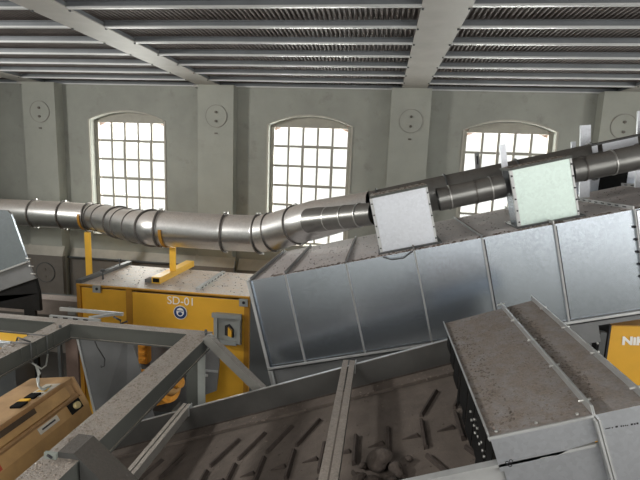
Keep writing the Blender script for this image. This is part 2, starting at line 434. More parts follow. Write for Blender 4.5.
# ------------------------------------------------------------------ inclined conveyor housing (galvanised)
A_B = math.atan(.2585)
FB = Fr(-1.32, 3.268, A_B)
BY0, BY1, BH = 4.6, 6.37, 1.0
US = [0, .393, 1.04, 1.735, 2.394, 3.06, 3.765, 4.5, 5.2]
hs = thing('conveyor_housing', 'long galvanised conveyor housing of bolted side panels climbing past the yellow cabinet', 'conveyor', (.5, 5.4, 0))
for i in range(len(US)-1):
    a, b = US[i], US[i+1]
    proud = .0 if i < 6 else .03
    bx('side_panel', M_GALV if i != 6 else M_GALV_W, hs, a+.008, b-.008, BY0-proud, BY0+.012, -BH+.04, -.012, fr=FB)
    bx('top_panel', M_GALV_P, hs, a+.006, b-.006, BY0+.0, BY1, -.012, 0, fr=FB)
    # seam: two folded flanges, one each side of the joint
    for s_ in ((a,) if i else (a+.012,)):
        mb = MB().box(s_-.008, s_-.002, BY0-.028, BY0+.02, -BH+.02, 0, fr=FB).box(s_+.002, s_+.007, BY0-.022, BY0+.02, -BH+.02, 0, fr=FB)
        sm = mb.build('seam_flange', M_EDGE if i else M_GALV, hs)
        if i == 6:
            for k in range(7):
                MB().cyl(FB.p(s_-.03, BY0-.012, -.16-.12*k), FB.p(s_+.03, BY0-.012, -.16-.12*k), .011, 6).build('bolt', M_BLK, sm)
    if i in (4, 5): bx('joint_gap', M_BLK, hs, s_+.008, s_+.022, BY0-.006, BY0-.001, -BH+.05, -.02, fr=FB)
    tf = MB().box(s_-.006, s_+.006, BY0, BY1, 0, .035, fr=FB).build('top_flange', M_EDGE if i >= 5 else M_MIDG, hs)
    if i >= 5:
        for k in range(11): bx('slot', M_BLK, tf, s_-.0075, s_-.0062, BY0+.12+.15*k, BY0+.19+.15*k, .010, .022, fr=FB)
mb = MB().box(-.01, 5.2, BY0-.035, BY0+.01, -BH, -BH+.012, fr=FB).box(-.01, 5.2, BY0-.035, BY0-.027, -BH, -BH+.035, fr=FB)
mb.build('bottom_rail', M_EDGE, hs)
bx('back_panel', M_GALV, hs, 0, 5.2, BY1-.012, BY1, -BH, -.013, fr=FB)
bx('end_panel', M_GALV, hs, .001, .012, BY0+.02, BY1-.013, -BH, -.013, fr=FB)
mb = MB().box(-.03, 0, BY0-.03, BY0+.03, -BH-.3, .01, fr=FB)
mb.build('corner_angle', M_EDGE, hs)
mb = MB().box(-.03, -.002, BY0+.03, BY1, -.02, .02, fr=FB); mb.build('end_top_angle', M_EDGE, hs)
bx('lower_body', M_MIDG, hs, 0.0, 3.36, BY0+.1, BY1-.1, -BH-.27, -BH-.002, fr=FB)
bx('lower_body', M_MIDG, hs, 3.361, 5.2, BY0+.1, BY1-.1, -BH-.10, -BH-.002, fr=FB)
bx('support_panel', M_DARKG, hs, -1.53, -1.05, 5.36, 5.42, 0, 2.86)
bx('support_panel', M_MIDG, hs, 1.75, 2.30, 4.98, 5.02, 0, 2.78)
for xx in (2.335,):
    pl = bx('support_post', M_DARKG, hs, xx-.03, xx+.03, 4.84, 4.90, 0, 2.93)
    for k in range(8):
        MB().cyl((xx-.045, 4.835, 2.9-.09*k), (xx-.045, 4.85, 2.9-.09*k), .012, 6).build('bolt', M_BOLT, pl)
for xx in (-.6, 1.6):
    bx('support_leg', M_DARKG, hs, xx-.05, xx+.05, 6.1, 6.2, 0, 2.1+.2585*(xx+1.32))
# dirt lying along the near top edge and loose specks over the top sheets
def debris(name, fr, u0, u1, v0, v1, w, n, smin, smax, material, parent, edge_bias=False):
    mb = MB()
    for _ in range(n):
        u = random.uniform(u0, u1); v = random.uniform(v0, v1)
        if edge_bias and random.random() < .6: v = v0+abs(random.gauss(0, .05))
        sx, sy, sz = (random.uniform(smin, smax) for _ in range(3)); sz *= .5; a = random.uniform(0, 3.14)
        c_, s_ = math.cos(a), math.sin(a)
        P = [(-sx, -sy*.6), (sx, -sy), (sx*.7, sy), (-sx*.8, sy*.7)]
        lo = [fr.p(u+x*c_-y*s_, v+x*s_+y*c_, w) for x, y in P]
        hi = [fr.p(u+(x*c_-y*s_)*.5, v+(x*s_+y*c_)*.5, w+sz) for x, y in P]
        mb._add(lo+hi, [(0,1,5,4), (1,2,6,5), (2,3,7,6), (3,0,4,7), (4,5,6,7)])
    return mb.build(name, material, parent, kind='stuff')
debris('loose_debris', FB, .05, 5.1, BY0+.02, BY1-.1, 0, 420, .004, .011, M_DEBRIS, hs)
debris('edge_dirt', FB, 0.2, 5.1, BY0+.004, BY0+.07, 0, 260, .008, .022, M_CLOD, hs)
# the strap of torn sheet under the first hood
tag(MB().tube([FB.p(1.42, BY0-.03, -.005), FB.p(1.5, BY0-.036, -.045), FB.p(1.62, BY0-.036, -.05), FB.p(1.72, BY0-.03, .0)], .005, 6).build('wire_loop', M_CABLED), 'thin dark wire loop hanging over the housing edge below a hood', 'wire')

# ------------------------------------------------------------------ two exhaust hoods standing on the housing
def hood(label, u0, u1, h, y0, y1, material):
    base = FB.p((u0+u1)/2, 0, 0)
    t = thing('exhaust_hood', label, 'hood', (base.x, (y0+y1)/2, base.z), 'exhaust hoods on the conveyor housing')
    bx('front_panel', material, t, u0, u1, y0, y0+.012, .02, h, fr=FB)
    for a, b in ((u0, u0+.012), (u1-.012, u1)): bx('side_panel', M_GALV, t, a, b, y0+.013, y1, .02, h, fr=FB)
    bx('back_panel', M_GALV, t, u0, u1, y1+.001, y1+.012, .02, h, fr=FB)
    bx('top_panel', M_BEAM, t, u0-.02, u1+.02, y0-.02, y1+.03, h+.001, h+.025, fr=FB)
    for a, b in ((u0-.03, u0-.001), (u1+.001, u1+.02)):
        f = bx('corner_flange', M_EDGE, t, a, b, y0-.004, y0+.03, .0, h, fr=FB)
        for k in range(5): MB().cyl(FB.p((a+b)/2, y0-.012, .06+k*h/5), FB.p((a+b)/2, y0-.003, .06+k*h/5), .009, 6).build('bolt', M_BLK, f)
    bx('base_flange', M_DARKG, t, u0-.05, u1+.06, y0-.03, y1+.05, .001, .019, fr=FB)
    debris('dirt', FB, u0, u1, y0-.02, y1, h+.025, 60, .006, .016, M_CLOD, t)
    return t
hood('pale galvanised square hood on the housing top close to the duct fork', 1.425, 1.965, .585, 4.74, 5.2, M_GALV_W)
hood('greenish galvanised square hood higher up the housing beside the slotted brackets', 2.805, 3.33, .575, 4.74, 5.12, M_GALV_G)

# ------------------------------------------------------------------ ventilation duct
duct = thing('ventilation_duct', 'large galvanised round duct with an offset bend crossing below the windows', 'duct', (-3.5, 7.2, 3.0))
R1 = .27
def sm(t): return t*t*(3-2*t)
def seg(name, path, r, material=M_DUCT, parent=duct, ends=None): return MB().tube(path, r, 36, cap=False, ends=ends).build(name, material, parent)
def ringat(p, axis, r, th=.02, w=.028, parent=duct, material=M_RING, bolts=True):
    o = MB().ring(p, axis, r-.004, r+w, th, 40).build('flange_ring', material, parent)
    if bolts:
        ax = V(axis).normalized(); up = V((0, 0, 1)); up = (up-ax*up.dot(ax)).normalized(); sd = ax.cross(up)
        for a in (0, math.pi):
            d = up*math.cos(a)+sd*math.sin(a)
            MB().cyl(V(p)+d*(r+w*.9)-ax*.035, V(p)+d*(r+w*.9)+ax*.035, .016, 8).build('clamp_bolt', M_BOLT, o)
    return o
BEND = [V(q) for q in ((-5.963, 8.6, 3.297), (-5.742, 8.52, 3.305), (-5.374, 8.22, 3.321), (-4.744, 7.65, 3.36), (-4.46, 7.38, 3.378), (-4.027, 7.0, 3.408), (-3.649, 6.72, 3.44), (-3.438, 6.62, 3.457))]
BEND = [p+V((.13, 0, 0)) for p in BEND]
PA, PB = BEND[0], BEND[-1]
seg('duct_segment', [(-9.25, 8.6, 3.295), (-7.03, 8.6, 3.305)], R1)
seg('duct_segment', [(-7.03, 8.6, 3.305), (-6.38, 8.6, 3.305)], R1)
seg('duct_segment', [(-6.38, 8.6, 3.305), PA], R1)
ringat((-7.03, 8.6, 3.305), (1, 0, 0), R1); ringat((-6.38, 8.6, 3.305), (1, 0, 0), R1); 
XB = [V((-6.3, 8.6, 3.30))]+BEND+[V((-3.1, 6.61, 3.458))]
TAN = [(XB[i+2]-XB[i]).normalized() for i in range(len(BEND))]
TAN[0] = V((1, 0, 0)); TAN[-1] = V((1, 0, 0))
def herm(i, t):
    a, b = BEND[i], BEND[i+1]; L_ = (b-a).length
    return a*(2*t**3-3*t*t+1)+TAN[i]*L_*(t**3-2*t*t+t)+b*(3*t*t-2*t**3)+TAN[i+1]*L_*(t**3-t*t)
for i in range(len(BEND)-1):
    seg('bend_segment', [herm(i, k/5) for k in range(6)], R1, ends=(TAN[i], TAN[i+1]))
    ringat(BEND[i], TAN[i], R1, .02, .03 if i in (0, 3, 6) else .014, bolts=False)
ringat(PB, (1, 0, 0), R1)
P2 = V((-2.27, 6.57, 3.46)); P3 = V((-1.71, 6.45, 3.49)); P4 = V((-1.49, 6.33, 3.545)); P5 = V((-1.08, 6.02, 3.71)); P6 = V((-.80, 5.80, 3.82))
seg('duct_segment', [PB, P2], R1); ringat(P2, (1, 0, 0), R1, .02, .03)
seg('duct_segment', [P2, P3], R1); ringat(P3, (1, -.2, .1), R1, .02, .025)
seg('duct_segment', [P3, P4, P5], [R1, R1, .255]); ringat(P4, (1, -.4, .28), R1, .015, .02, bolts=False)
ringat(P5, (P6-P5), .255, .015, .018)
for dx in (-2.15, -1.95):
    MB().tube([(dx, 6.31, 3.5), (dx, 6.27, 3.48), (dx, 6.29, 3.44)], .009, 6).build('lug', M_BOLT, duct)
# fork: a tapering body, the dark main branch and the small branch
Q0 = V((-.1, 5.58, 4.03)); QE = V((4.2, 5.55, 4.03+.262*4.3))
seg('fork_body', [P5, P6, P6.lerp(Q0, .5), Q0], [.255, .25, .22, .195])
seg('main_branch', [Q0, QE], .195, M_DUCTD)
for k in (.02, .2, .38, .56, .74): ringat(Q0.lerp(QE, k), QE-Q0, .195, .015, .02, material=M_DARKG, bolts=False)
B0 = V((-.86, 5.52, 3.83)); B3 = V((-.06, 5.03, 4.008))
seg('branch_bend', [B0, B0.lerp(B3, .15), B0.lerp(B3, .4), B3], [.15, .15, .135, .125], M_DUCTD)
for k in (.33, .58, .8): ringat(B0.lerp(B3, k), B3-B0, .134, .01, .006, material=M_BOLT, bolts=False)
br = thing('branch_duct', 'small dark galvanised round duct joining the hoods on the housing', 'duct', (1.2, 5.0, 4.2))
def bpnt(x): return V((x, 5.0, 4.005+(x+.085)*.272))
for xa, xb, rs in ((.60, 1.245, (.72, .97, 1.12)), (1.885, 3.9, (2.0, 2.26, 2.5, 2.75))):
    seg('duct_segment', [bpnt(xa), bpnt(xb)], .122, M_DUCTD, br)
    for x in rs: ringat(bpnt(x), (1, 0, .272), .122, .012, .008, br, M_BOLT if x in (.72, 2.26, 1.12) else M_RING, bolts=False)

# yellow posts that carry the duct
p1 = thing('duct_support_post', 'tall yellow steel post holding the duct close to the wall', 'post', (-5.93, 8.6, 0), 'duct posts')
bx('post', M_YELB, p1, -5.94, -5.84, 8.55, 8.62, 0, 2.98)
bx('post_flange', M_YELB, p1, -5.838, -5.80, 8.54, 8.552, 0, 2.98)
arc_strap(MB(), (-5.90, 8.6, 3.305), R1+.003, R1+.016, .05, 1.3, 4.9).build('strap', M_YELD, p1)
# ------------------------------------------------------------------ yellow cabinet marked SD-01
YZ = 2.67
sd = thing('shredder_cabinet', 'yellow steel machine cabinet lettered SD-01 with a dusty top', 'machine', (-3.03, 6.6, 0))
SX0, SX1, SY0, SY1 = -4.33, -1.73, 6.0, 7.3
bx('front_panel', M_YEL, sd, -4.27, -3.56, SY0+.03, SY0+.05, 0, YZ-.06)
bx('front_panel', M_YEL, sd, -3.46, -1.80, SY0+.0, SY0+.02, 0, YZ-.06)
bx('frame_post', M_YELD, sd, SX0, -4.271, SY0, SY0+.08, 0, YZ-.03)
bx('frame_post', M_YELD, sd, -3.558, -3.462, SY0-.005, SY0+.08, 0, YZ-.03)
bx('frame_post', M_YELD, sd, -1.799, SX1, SY0-.003, SY0+.08, 0, YZ-.03)
bx('frame_rail', M_YELD, sd, SX0, SX1, SY0-.008, SY0+.08, YZ-.029, YZ-.012)
bx('end_panel', M_YEL, sd, SX0, SX0+.02, SY0+.081, SY1, 0, YZ-.03)
bx('end_panel', M_YEL, sd, SX1-.02, SX1, SY0+.081, SY1, 0, YZ-.03)
bx('back_panel', M_YEL, sd, SX0+.021, SX1-.021, SY1-.02, SY1, 0, YZ-.03)
tp = bx('top_sheet', M_YEL, sd, SX0, SX1, SY0, SY1, YZ-.011, YZ)
debris('loose_debris', Fr(0, YZ), SX0+.15, SX1, SY0+.1, SY1, 0, 160, .005, .014, M_DEBRIS, sd)
bx('edge_bar', M_DARKG, sd, SX0-.02, SX0+.07, SY0+.02, SY1+.1, YZ+.001, YZ+.05)
for x, y in ((-4.11, 6.315), (-4.28, 7.05)):
    b = MB().cyl((x, y, YZ), (x, y, YZ+.13), .012, 8).build('eye_bolt', M_DARKG, sd)
    MB().cyl((x, y, YZ+.13), (x, y, YZ+.16), .035, 10).build('bolt_head', M_DARKG, b)
cb = MB().box(-3.32, -3.18, 6.30, 7.55, YZ+.001, YZ+.10).build('carrier_bar', M_YELB, sd)
bx('tube_mouth', M_BLACK, cb, -3.30, -3.20, 6.295, 6.30, YZ+.02, YZ+.08)
bx('foot_plate', M_MIDG, sd, -3.44, -3.321, 6.32, 6.48, YZ+.001, YZ+.05)
rl = bx('slotted_rail', M_EDGE, sd, -2.55, -2.49, 6.1, 7.2, YZ+.001, YZ+.04)
for k in range(8): bx('slot', M_BLK, rl, -2.49, -2.488, 6.18+.13*k, 6.24+.13*k, YZ+.012, YZ+.028)
p2 = thing('duct_support_post', 'short yellow steel post standing on the yellow cabinet top', 'post', (-3.2, 6.75, YZ+.1), 'duct posts')
bx('post', M_YELB, p2, -3.235, -3.165, 6.72, 6.79, YZ+.101, 3.15)
bx('post_flange', M_YELB, p2, -3.163, -3.13, 6.715, 6.727, YZ+.101, 3.15)
arc_strap(MB(), (-3.2, 6.61, 3.458), R1+.003, R1+.018, .045, 1.5, 4.8).build('strap', M_YELD, p2)
text_mesh('lettering', 'SD-01', .165, facing_front(-2.935, SY0-.003, 2.475), M_WHITE, sd, .001)
sg = MB().cyl((-2.735, SY0-.008, 2.36), (-2.735, SY0-.001, 2.36), .102, 32).build('mask_sign', M_WHITE, sd)
MB().cyl((-2.735, SY0-.0105, 2.36), (-2.735, SY0-.0082, 2.36), .092, 32).build('blue_disc', M_BLUE, sg)
n = 20
def disc(cx, cz, rx, rz, y): return [(cx+rx*math.cos(2*math.pi*k/n), y, cz+rz*math.sin(2*math.pi*k/n)) for k in range(n)]
MB().prism(disc(-2.735, 2.368, .056, .064, SY0-.0125), (0, .0018, 0)).build('head_pictogram', M_WHITE, sg)
MB().prism(disc(-2.735, 2.345, .032, .026, SY0-.0142), (0, .0015, 0)).build('mask_pictogram', M_BLUE, sg)
MB().prism([(-2.785, SY0-.0142, 2.392), (-2.685, SY0-.0142, 2.392), (-2.690, SY0-.0142, 2.380), (-2.780, SY0-.0142, 2.380)], (0, .0015, 0)).build('strap_pictogram', M_BLUE, sg)
ib = MB().box(-2.21, -1.83, SY0-.05, SY0-.001, 1.97, 2.41).build('isolator_box', M_BOXG, sd)
bx('box_hood', M_BOXG, ib, -2.235, -1.815, SY0-.10, SY0-.051, 2.36, 2.42)
for a in ((-2.21, -2.16, 2.0, 2.359), (-1.88, -1.83, 2.0, 2.359), (-2.16, -1.88, 1.97, 2.03)): bx('box_rim', M_BOXG, ib, a[0], a[1], SY0-.09, SY0-.051, a[2], a[3])
MB().prism([(-2.06, SY0-.055, 2.10), (-1.93, SY0-.055, 2.07), (-1.93, SY0-.055, 2.20), (-1.99, SY0-.055, 2.27), (-2.06, SY0-.055, 2.24)], (0, .004, 0)).build('dial', M_BLK, ib)
MB().prism([(-2.0, SY0-.10, 2.11), (-1.95, SY0-.10, 2.09), (-1.95, SY0-.10, 2.19), (-2.0, SY0-.10, 2.235)], (0, .044, 0)).build('handle', M_YEL, ib)
for x, z in ((-1.80, 2.585), (-3.99, 2.62)):
    k = bx('lifting_lug', M_BOXG, sd, x-.065, x+.055, SY0-.03, SY0-.009, z-.055, z+.05)
    MB().cyl((x, SY0-.034, z), (x, SY0-.03, z), .022, 10).build('eye', M_BLK, k)

# grey drive housings and the orange motor below the cabinet
g1 = thing('drive_guard', 'dark grey sheet guard in front of the yellow cabinet base', 'guard', (-2.9, 5.75, 0))
MB().prism([(-3.42, 5.68, 0), (-3.42, 5.68, 2.06), (-2.5, 5.68, 2.0), (-2.5, 5.68, 0)], (0, .12, 0)).build('guard_plate', M_MIDG, g1)
bx('guard_rail', M_EDGE, g1, -3.25, -2.2, 5.655, 5.678, 1.60, 1.625)
g2 = thing('side_guard', 'blue-grey plate with cut corner under the isolator box', 'guard', (-2.22, 5.8, 0))
MB().prism([(-2.42, 5.78, 1.2), (-2.12, 5.78, 1.34), (-2.08, 5.78, 1.75), (-2.08, 5.78, 2.0), (-2.42, 5.78, 2.02)], (0, .03, 0)).build('plate', M_MIDG, g2)
bx('leg', M_DARKG, g2, -2.42, -2.36, 5.78, 5.84, 0, 1.25)
bx('rail', M_EDGE, g2, -2.42, -2.09, 5.76, 5.779, 1.62, 1.645)
mo = thing('drive_motor', 'dusty orange electric motor behind the steel frame', 'motor', (-2.66, 5.25, 0))
MA, MC = V((-2.92, 5.3, 1.50)), V((-2.52, 5.2, 1.68)); ax = (MC-MA).normalized()
MB().tube([MA, MC], .19, 20).build('motor_body', M_ORANGE, mo)
for k in range(8): MB().ring(MA+ax*(.03+.055*k), ax, .185, .22, .014, 20).build('cooling_fin', M_ORANGE, mo)
MB().tube([MC, MC+ax*.10], [.15, .11], 18).build('end_bell', M_TANL, mo)
MB().tube([MC+ax*.10, MC+ax*.18], .075, 14).build('shaft_collar', M_ORANGE, mo)
MB().box(-2.86, -2.66, 5.0, 5.10, 1.74, 1.90).build('terminal_box', M_ORANGE, mo)
bx('motor_foot', M_DARKG, mo, -2.95, -2.5, 5.15, 5.45, 0, 1.32)
o2 = thing('gear_unit', 'small orange gear unit at the edge of the leaning sheet', 'gearbox', (-2.92, 5.5, 0))
bx('gear_case', M_ORANGE, o2, -3.10, -2.97, 5.47, 5.6, 1.78, 2.12, bevel=.02)
for k in range(3): bx('gear_rib', M_ORANGE, o2, -3.08, -2.99, 5.44, 5.469, 1.84+.09*k, 1.87+.09*k)
bx('gear_stand', M_DARKG, o2, -3.07, -3.0, 5.5, 5.6, 0, 1.779)

# ------------------------------------------------------------------ chevron belt conveyor in its trough
A_C = math.atan(.385)
FC = Fr(-1.634, 1.871, A_C)        # belt level at the far side
CY0, CY1 = 2.3, 4.0
UL, UR = -1.6, 3.05
bc = thing('belt_conveyor', 'open trough conveyor with a dusty brown chevron belt', 'conveyor', (-.5, 3.15, 0))
bx('far_wall', M_TROUGH, bc, UL, UR, CY1, CY1+.012, -.06, .245, fr=FC)
bx('wall_lip', M_EDGE, bc, UL, UR, CY1+.0125, CY1+.04, .232, .247, fr=FC)
bx('skirt_strip', M_BELT, bc, UL, UR, CY1-.16, CY1-.001, .0, .03, fr=FC)
bx('skirt_edge', M_CLEAT, bc, UL, UR, CY1-.012, CY1-.002, .031, .042, fr=FC)
bx('near_wall', M_EDGE, bc, UL, UR, CY0-.012, CY0, -.06, .245, fr=FC)
bx('wall_lip', M_EDGE, bc, UL, UR, CY0-.05, CY0-.0125, .232, .247, fr=FC)
bx('trough_floor', M_DARKG, bc, UL, UR, CY0, CY1, -.075, -.061, fr=FC)
belt = bx('belt', M_BELT, bc, UL, UR, CY0+.06, CY1-.165, -.03, 0, fr=FC)
ca = math.cos(A_C)
def bu(x): return (x+1.634)/ca
def cleat(pts, wdt, h, taper=1.):
    """a rib on the belt between two (X, Y) points"""
    a, b = [V((bu(p[0]), p[1], 0)) for p in pts]
    t = (b-a).normalized(); n_ = V((-t.y, t.x, 0))*wdt/2
    lo = [a+n_, a-n_, b-n_*taper, b+n_*taper]; hi = [a+n_*.55+t*.01, a-n_*.55+t*.01, b-n_*.55*taper-t*.01, b+n_*.55*taper-t*.01]
    vs = [FC.p(p.x, p.y, 0) for p in lo]+[FC.p(p.x, p.y, h if i < 2 else h*taper) for i, p in enumerate(hi)]
    MB()._add(vs, [(0,1,2,3), (4,5,6,7), (0,1,5,4), (1,2,6,5), (2,3,7,6), (3,0,4,7)]).build('cleat', M_CLEAT, belt)
for k in range(-6, 3):
    x = .160+.2372*k
    cleat([(x, 3.245), (x+.003, 2.895)], .034, .032)
    cleat([(x-.028, 3.062), (x-.15, 3.066)], .03, .028, .25)
    if k in (1, -3, -4, -5, -6, 2): cleat([(x+.002, 3.30), (x+.15, 3.63)], .03, .028)
    cleat([(x, 2.82), (x+.15, 2.50)], .03, .028)
cleat([(-1.70, 3.29), (-1.60, 3.6)], .03, .028); cleat([(-1.94, 3.29), (-1.82, 3.6)], .03, .028)
# black rubber curtain under the cover and pale discs coloured as light coming through holes
cur = MB()
ev = [3.98, 3.8, 3.62, 3.5, 3.36, 3.3, 3.1, 3.0, 2.8, 2.62, 2.45, 2.32]
dep = [.22, .16, .09, .12, .02, .06, .04, .012, .02, .012, .015]
for i, (ya, yb, d) in enumerate(zip(ev, ev[1:], dep)):
    xx = .652+.006*(i % 3)
    cur.box(xx, xx+.005, yb, ya, 2.757+d, 3.155)
curtain = cur.build('rubber_curtain', M_BLACK, bc)
for yy, zz in ((2.86, 2.975), (2.81, 2.945), (2.74, 2.99), (2.73, 2.955), (2.69, 2.93), (2.65, 2.985), (2.61, 2.955), (2.56, 2.94), (2.52, 2.975), (2.48, 2.95), (2.44, 2.94)):
    MB().cyl((.646, yy, zz), (.664, yy, zz), .0085, 8).build('lit_hole_disc', M_BOLT, curtain)
for xx in (-2.2, .9):
    for yy in (2.36, 3.92):
        zt = FC.p(bu(xx), 0, -.08).z
        bx('leg', M_DARKG, bc, xx-.04, xx+.04, yy-.04, yy+.04, 0, zt-.03)
debris('loose_dirt', FC, .1, 3.2, CY0+.08, CY1-.2, 0, 300, .004, .011, M_DEBRIS, bc)
debris('edge_dirt', FC, .1, 3.2, CY1-.2, CY1-.02, .028, 120, .006, .014, M_CLOD, bc)

# clods of dirt lying on the belt
def clod(label, x, y, r):
    me = bpy.data.meshes.new('dirt_clod'); bm = bmesh.new(); bmesh.ops.create_icosphere(bm, subdivisions=3, radius=r)
    rnd = [V((random.gauss(0, 1), random.gauss(0, 1), random.gauss(0, 1))).normalized() for _ in range(14)]
    am = [random.uniform(-.45, .3) for _ in rnd]
    for v in bm.verts:
        d = v.co.normalized(); s_ = 1+sum(a*max(0, d.dot(q))**4 for a, q in zip(am, rnd))
        v.co *= s_; v.co.z *= .72
    lo = min(v.co.z for v in bm.verts)
    for v in bm.verts: v.co.z -= lo
    for f in bm.faces: f.smooth = True
    bm.to_mesh(me); bm.free(); me.materials.append(mat('belt_clod', (.085, .068, .058), .95, noise=.35, nscale=14, bump=.9, bscale=28))
    o = bpy.data.objects.new('dirt_clod', me); COL.objects.link(o)
    o.location = FC.p(bu(x), y, 0); o.rotation_euler = (0, -A_C, 0)
    return tag(o, label, 'clod', 'clods on the belt')
clod('largest dirt clod on the chevron belt', .13, 2.78, .085)
for x, y, r in ((-.02, 2.70, .05), (.0, 2.83, .035), (.22, 2.68, .06), (.06, 2.62, .055), (-.09, 2.60, .045), (.29, 2.80, .03), (.17, 2.60, .05)):
    clod('small dirt clod lying round the largest clod on the belt', x, y, r)

# ------------------------------------------------------------------ dusty cover over the top end of the belt
cv = thing('conveyor_cover', 'galvanised cover thick with brown dust over the belt, with a bolted ridge flange', 'cover', (1.0, 3.1, 2.3))
FD = Fr(.62, 3.172, math.atan(.372))
cd = math.cos(math.atan(.372))
U1, U2 = .475/cd, .705/cd
DY0, DY1 = 2.262, 4.0
bx('top_sheet', M_GALV, cv, 0, U1-.008, DY0, DY1, -.010, 0, fr=FD)
bx('top_sheet', M_GALV, cv, U1+.008, U2, DY0, DY1, -.010, 0, fr=FD)
rd = MB().box(U1-.007, U1-.001, DY0-.01, DY1, -.01, .055, fr=FD).box(U1+.001, U1+.007, DY0-.01, DY1, -.01, .05, fr=FD).build('ridge_flange', M_EDGE, cv)
for k in range(5): MB().cyl(FD.p(U1-.03, DY0+.08+.42*k, .03), FD.p(U1+.03, DY0+.08+.42*k, .03), .007, 6).build('bolt', M_BOLT, rd)
bx('edge_flange', M_EDGE, cv, -.008, 0, DY0, DY1, -.03, .022, fr=FD)
ef = bx('edge_flange', M_EDGE, cv, U2, U2+.008, DY0, DY1, -.05, .05, fr=FD)
for k in range(4): MB().cyl(FD.p(U2-.02, DY0+.1+.45*k, .025), FD.p(U2+.03, DY0+.1+.45*k, .025), .008, 6).build('bolt', M_BOLT, ef)
fp = MB().prism([FD.p(u, DY0-.012, w) for u, w in ((0, 0), (U1-.008, 0), (U1-.008, -.135), (.36, -.15), (.30, -.168), (.22, -.165), (.12, -.185), (0, -.198))], (0, .011, 0)).build('front_panel', M_GALV_W, cv)
bx('front_edge', M_EDGE, cv, -.012, U1-.008, DY0-.02, DY0-.0125, -.01, .004, fr=FD)
bx('front_panel', M_GALV_W, cv, .02, U1-.008, DY0+.006, DY0+.014, -.9, -.16, fr=FD)
bx('front_panel', M_GALV_W, cv, U1+.008, U2, DY0-.012, DY0-.001, -.9, 0, fr=FD)
vf = MB().box(U1-.014, U1-.003, DY0-.05, DY0+.0, -.9, -.012, fr=FD).box(U1+.003, U1+.014, DY0-.045, DY0, -.9, -.012, fr=FD).build('front_flange', M_EDGE, cv)
bx('back_panel', M_GALV, cv, 0, U2, DY1-.001, DY1+.011, -.19, -.011, fr=FD)
# small stencilled marks, too small to read
for u, l, h in ((.06, .030, .006), (.095, .007, .008), (.115, .014, .012), (.142, .008, .010), (.154, .007, .009), (.166, .006, .009), (.176, .006, .007), (.196, .012, .012), (.212, .010, .010), (.226, .011, .013)):
    bx('stencil_mark', M_BLK, cv, U1+u*.86-.02, U1+u*.86-.02+l*.8, DY0-.0135, DY0-.0122, -.085-.05*(u-.06), -.085-.05*(u-.06)+h*.7, fr=FD)
for (u, w) in ((.045, -.155), (.065, -.150), (.055, -.17)):
    MB().ring(FD.p(u, DY0-.0135, w), (0, 1, 0), .007, .010, .002, 14).build('ring_mark', M_BLK, cv)
for k in range(3): MB().cyl(FD.p(.04+.2*k, DY0+.02, 0), FD.p(.04+.2*k, DY0+.02, .008), .008, 8).build('bolt', M_BOLT, cv)
debris('dust_lumps', FD, .01, U1-.02, DY0+.02, DY1-.02, 0, 500, .003, .009, M_CLOD, cv)
debris('dark_debris', FD, U1+.01, U1+.11, DY0+.1, DY1-.02, 0, 260, .004, .010, M_DEBRIS, cv)
debris('dark_debris', FD, .01, .16, DY0+.05, DY1-.2, 0, 150, .004, .011, M_DEBRIS, cv)

# ------------------------------------------------------------------ cross bars over the trough: pairs of angles
def crossbar(label, x, dust_m, hw=.056):
    zt = FC.p(bu(x), 0, .25).z+.07
    t = thing('crossbar', label, 'bar', (x, 3.15, zt-.11), 'cross bars over the trough')
    for s_ in (-1, 1):
        mb = MB()
        a, b = (x-hw, x-.006) if s_ < 0 else (x+.006, x+hw)
        mb.box(a, b, 2.25, 4.06, zt-.006, zt)
        e = a if s_ < 0 else b-.006
        mb.box(e, e+.006, 2.25, 4.06, zt-.09, zt-.0061)
        mb.build('angle_bar', dust_m, t)
    bx('end_plate', M_EDGE, t, x+hw+.004, x+hw+.011, 3.98, 4.06, zt-.09, zt+.012)
    return t
crossbar('double angle cross bar over the middle of the trough', -.205, M_BEAM)
crossbar('double angle cross bar over the trough beside the steel frame', -1.79, mat('crossbar_pale', (.4,.39,.36), .5, .3, noise=.1, dust=(.48,.43,.38), dust_amt=.9), .04)

# ------------------------------------------------------------------ steel frame
sf = thing('steel_frame', 'grey-green welded steel frame of beams with dusty top faces', 'frame', (-2.6, 3.4, 0))
ZF = 2.735
def beam(name, a, b, wd, ht, side, material=M_BEAM, parent=sf, **k): return MB().beam(a, b, wd, ht, side, **k).build(name, material, parent)
# far beam: channel section with its web to the room
MB().box(-5.2, -1.90, 4.31, 4.44, ZF-.014, ZF).box(-5.2, -1.90, 4.32, 4.332, ZF-.15, ZF-.0141).box(-5.2, -1.90, 4.305, 4.44, ZF-.165, ZF-.1501).build('cross_beam', M_BEAM, sf)
MB().box(-3.37, -3.20, 1.2, 4.304, ZF-.012, ZF+.002).box(-3.216, -3.204, 1.2, 4.304, ZF-.15, ZF-.0121).box(-3.37, -3.19, 1.2, 4.304, ZF-.165, ZF-.1501).build('long_beam', M_BEAM, sf)
for yy in (4.05, 3.82, 3.63): bx('stiffener', M_BEAM, sf, -3.203, -3.196, yy-.006, yy+.006, ZF-.15, ZF-.013)
MB().box(-1.90, -1.67, 1.5, 4.44, ZF-.014, ZF).box(-1.70, -1.686, 1.5, 4.44, ZF-.15, ZF-.0141).box(-1.90, -1.672, 1.5, 4.44, ZF-.165, ZF-.1501).build('long_beam', M_BEAM, sf)
